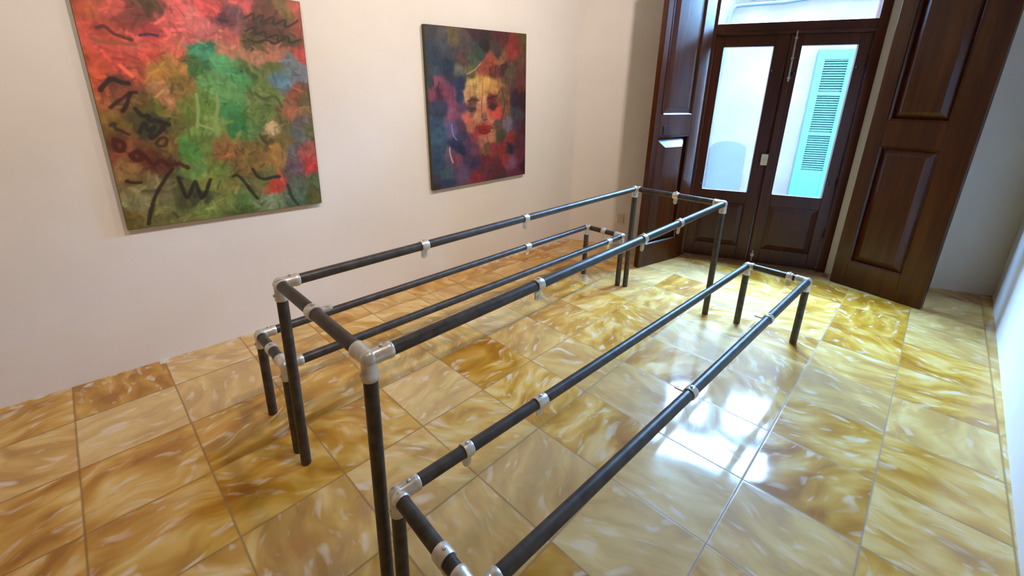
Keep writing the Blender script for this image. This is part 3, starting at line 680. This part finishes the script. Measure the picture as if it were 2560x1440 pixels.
P2 = [(34, 963, 60, 60, 65), (154, 932, 80, 75, 80), (237, 942, 110, 95, 50), (343, 916, 90, 70, 70), (460, 982, 70, 35, 45), (545, 907, 45, 35, 30), (723, 969, 95, 35, 35), (877, 934, 140, 45, 35), (979, 963, 95, 80, 25), (832, 874, 160, 50, 35), (678, 878, 80, 60, 55), (43, 861, 45, 60, 80), (148, 879, 70, 75, 85), (238, 836, 70, 65, 75), (321, 806, 100, 65, 60), (491, 866, 60, 75, 65), (409, 808, 75, 90, 65), (70, 802, 40, 60, 75), (195, 765, 35, 50, 70), (304, 751, 110, 110, 95), (404, 735, 110, 100, 40), (594, 819, 170, 80, 45), (717, 822, 150, 95, 55), (536, 753, 170, 75, 50), (617, 745, 110, 55, 40), (744, 772, 85, 40, 40), (815, 747, 100, 85, 60), (934, 800, 110, 70, 45), (948, 685, 110, 50, 45), (978, 548, 70, 20, 25), (64, 749, 60, 75, 85), (21, 679, 50, 60, 70), (79, 679, 140, 65, 90), (48, 616, 140, 60, 80), (95, 615, 85, 25, 45), (167, 606, 130, 55, 85), (212, 564, 140, 65, 95), (297, 678, 40, 55, 95), (290, 596, 45, 60, 100), (108, 517, 60, 60, 90), (34, 503, 50, 60, 80), (204, 489, 160, 85, 115), (309, 520, 100, 65, 105), (426, 678, 225, 180, 90), (559, 678, 225, 165, 75), (488, 627, 225, 175, 95), (626, 634, 210, 150, 65), (422, 628, 205, 155, 85), (380, 595, 220, 160, 100), (498, 567, 230, 170, 110), (400, 502, 120, 90, 80), (404, 560, 120, 60, 50), (356, 449, 220, 110, 75), (274, 409, 100, 60, 90), (463, 445, 225, 150, 95), (405, 394, 200, 110, 75), (501, 506, 225, 140, 95), (532, 436, 165, 100, 80), (620, 520, 90, 45, 45), (609, 574, 130, 30, 30), (618, 467, 235, 90, 70), (669, 483, 215, 60, 50), (588, 441, 225, 120, 80), (527, 361, 165, 30, 20), (457, 356, 170, 50, 40), (510, 302, 210, 120, 90), (413, 313, 150, 60, 80), (597, 321, 200, 130, 80), (672, 391, 110, 80, 60), (480, 281, 190, 110, 85), (534, 231, 130, 90, 50), (752, 571, 130, 90, 50), (750, 499, 130, 85, 50), (855, 551, 60, 35, 60), (869, 477, 70, 70, 80), (776, 387, 130, 115, 125), (883, 382, 80, 60, 85), (699, 325, 80, 75, 55), (820, 289, 150, 40, 35), (914, 361, 90, 40, 45), (37, 420, 55, 80, 110), (91, 357, 60, 95, 125), (106, 269, 60, 85, 110), (193, 378, 110, 95, 140), (294, 338, 70, 60, 95), (286, 248, 35, 35, 75), (210, 280, 45, 45, 85), (369, 279, 95, 55, 95), (422, 238, 125, 60, 90), (71, 182, 50, 75, 100), (167, 238, 120, 90, 110), (240, 178, 130, 65, 85), (333, 161, 75, 55, 95), (415, 145, 75, 45, 85), (273, 91, 110, 75, 110), (126, 95, 70, 90, 105), (530, 164, 120, 25, 40), (497, 79, 110, 35, 50), (621, 225, 150, 45, 40), (741, 216, 150, 40, 35), (802, 212, 45, 35, 65), (769, 135, 165, 45, 45), (661, 104, 110, 35, 45), (847, 108, 140, 85, 120), (928, 132, 110, 30, 50), (895, 43, 110, 30, 60), (689, 41, 90, 30, 40), (451, 45, 150, 25, 35), (45, 57, 60, 55, 85), (120, 30, 45, 55, 90), (28, 21, 60, 30, 35), (977, 77, 60, 20, 30), (978, 358, 75, 20, 25), (945, 262, 90, 40, 50)]
S2 = [
 (6,[58, 42, 44],[(0.36, 0.51), (0.401, 0.517), (0.447, 0.503)]),
 (5,[44, 32, 36],[(0.364, 0.557), (0.418, 0.569), (0.471, 0.559)]),
 (6,[58, 26, 28],[(0.567, 0.566), (0.623, 0.582), (0.673, 0.59)]),
 (6,[58, 32, 32],[(0.585, 0.517), (0.628, 0.525), (0.67, 0.517)]),
 (8,[138, 24, 16],[(0.472, 0.378), (0.508, 0.385), (0.535, 0.375), (0.571, 0.384), (0.606, 0.371)]),
 (9,[122, 20, 16],[(0.478, 0.35), (0.533, 0.334), (0.591, 0.349)]),
 (4,[90, 16, 16],[(0.465, 0.366), (0.534, 0.361), (0.613, 0.365)]),
 (5,[192, 96, 44],[(0.518, 0.678), (0.508, 0.61), (0.496, 0.541)]),
 (6,[28, 28, 64],[(0.185, 0.291), (0.259, 0.25), (0.323, 0.208)]),
 (5,[200, 160, 176],[(0.169, 0.265), (0.177, 0.21), (0.199, 0.163)]),
 (6,[138, 128, 176],[(0.197, 0.413), (0.204, 0.351), (0.239, 0.314)]),
 (6,[48, 24, 32],[(0.102, 0.679), (0.091, 0.631), (0.097, 0.583)]),
 (7,[138, 48, 32],[(0.539, 0.794), (0.593, 0.811), (0.647, 0.787), (0.617, 0.745)]),
 (6,[58, 32, 40],[(0.702, 0.78), (0.745, 0.797), (0.787, 0.781)]),
 (6,[74, 48, 32],[(0.711, 0.642), (0.752, 0.571), (0.75, 0.499), (0.718, 0.427)]),
 (5,[160, 144, 128],[(0.365, 0.727), (0.431, 0.752), (0.499, 0.793)]),
 (6,[32, 24, 40],[(0.773, 0.253), (0.818, 0.211), (0.849, 0.179)]),
 (5,[70, 50, 50],[(0.515, 0.433), (0.534, 0.425), (0.557, 0.43)]),
 (7,[60, 45, 50],[(0.375, 0.499), (0.403, 0.507), (0.429, 0.498), (0.401, 0.491), (0.378, 0.497)]),
 (6,[70, 35, 35],[(0.595, 0.517), (0.628, 0.522), (0.66, 0.514), (0.628, 0.51), (0.598, 0.516)]),
 (4,[90, 50, 40],[(0.498, 0.558), (0.501, 0.497), (0.507, 0.444)])]
canvas('abstract_painting', 'large abstract canvas in red, ochre and green with dark scribbles', 0.170, 1.274, 0.906, 1.094, 0.0, P1, S1, 270, 320, 0.024, 3, 0.07, 0.00125, 'raw_canvas', 0.95, 1.0)
canvas('portrait_painting', 'smaller canvas with a woman\'s face among dark blue, purple and red strokes', 1.8575, 1.2615, 0.925, 1.096, math.radians(1.7), P2, S2, 250, 290, 0.019, 11, 0.05, 0.0010, 'raw_canvas_two', 0.74, 0.45)

# ------------------------------------------------------------------ unseen ceiling spotlights, added for the warm light on the left wall
def spotlight(label, x, y, aim, power):
    p = X((x, y, CEIL)); h = X((x, y, CEIL - 0.16)); d = (X(aim) - h).normalized()
    root = empty('added_ceiling_spotlight', p); tag(root, label, 'spotlight', 'added ceiling spotlights out of view, aimed at the paintings')
    bm = bmesh.new(); lathe(bm, p, X((0, 0, -1)), [(0, 0.05), (0.02, 0.05), (0.025, 0.045)], 24)
    lathe(bm, p - X((0, 0, 0.02)), X((0, 0, -1)), [(0, 0.009), (0.13, 0.009)], 12)
    build('ceiling_mount', bm, 'lamp_white', root, smooth=True)
    bm = bmesh.new(); x_, y_ = basis(d); seg = 24
    prof = [(-0.09, 0.03), (-0.085, 0.05), (0.06, 0.055), (0.06, 0.05), (-0.03, 0.045)]
    lathe(bm, h, d, prof, seg)
    build('lamp_shade', bm, 'lamp_white', root, smooth=True)
    bm = bmesh.new(); lathe(bm, h, d, [(-0.028, 0.02), (0.0, 0.032), (0.01, 0.03)], seg)
    build('bulb', bm, 'diffuser', root, smooth=True)
    ld = bpy.data.lights.new('spot_light', 'SPOT'); ld.energy = power; ld.color = (1.0, 0.86, 0.75)
    ld.spot_size = math.radians(118); ld.spot_blend = 1.0; ld.shadow_soft_size = 0.05
    lo = bpy.data.objects.new('spot_light', ld); COL.objects.link(lo)
    zz = -d; xx, yy = basis(zz); c = h + d * 0.065
    lo.parent = root; lo.matrix_parent_inverse = Matrix.Translation(-p)
    lo.matrix_basis = Matrix(((xx.x, yy.x, zz.x, c.x), (xx.y, yy.y, zz.y, c.y), (xx.z, yy.z, zz.z, c.z), (0, 0, 0, 1)))
spotlight('added, unseen white ceiling spotlight aimed at the wall left of the abstract painting', 0.95, -0.9, (-1.2, -0.6, 1.5), LAMP_POWER * 0.60)
spotlight('added, unseen white ceiling spotlight aimed at the abstract painting', 0.95, 0.55, (-1.15, 0.5, 1.35), LAMP_POWER)
spotlight('added, unseen white ceiling spotlight aimed at the portrait painting', 0.85, 2.0, (-1.05, 2.1, 1.35), LAMP_POWER * 1.2)
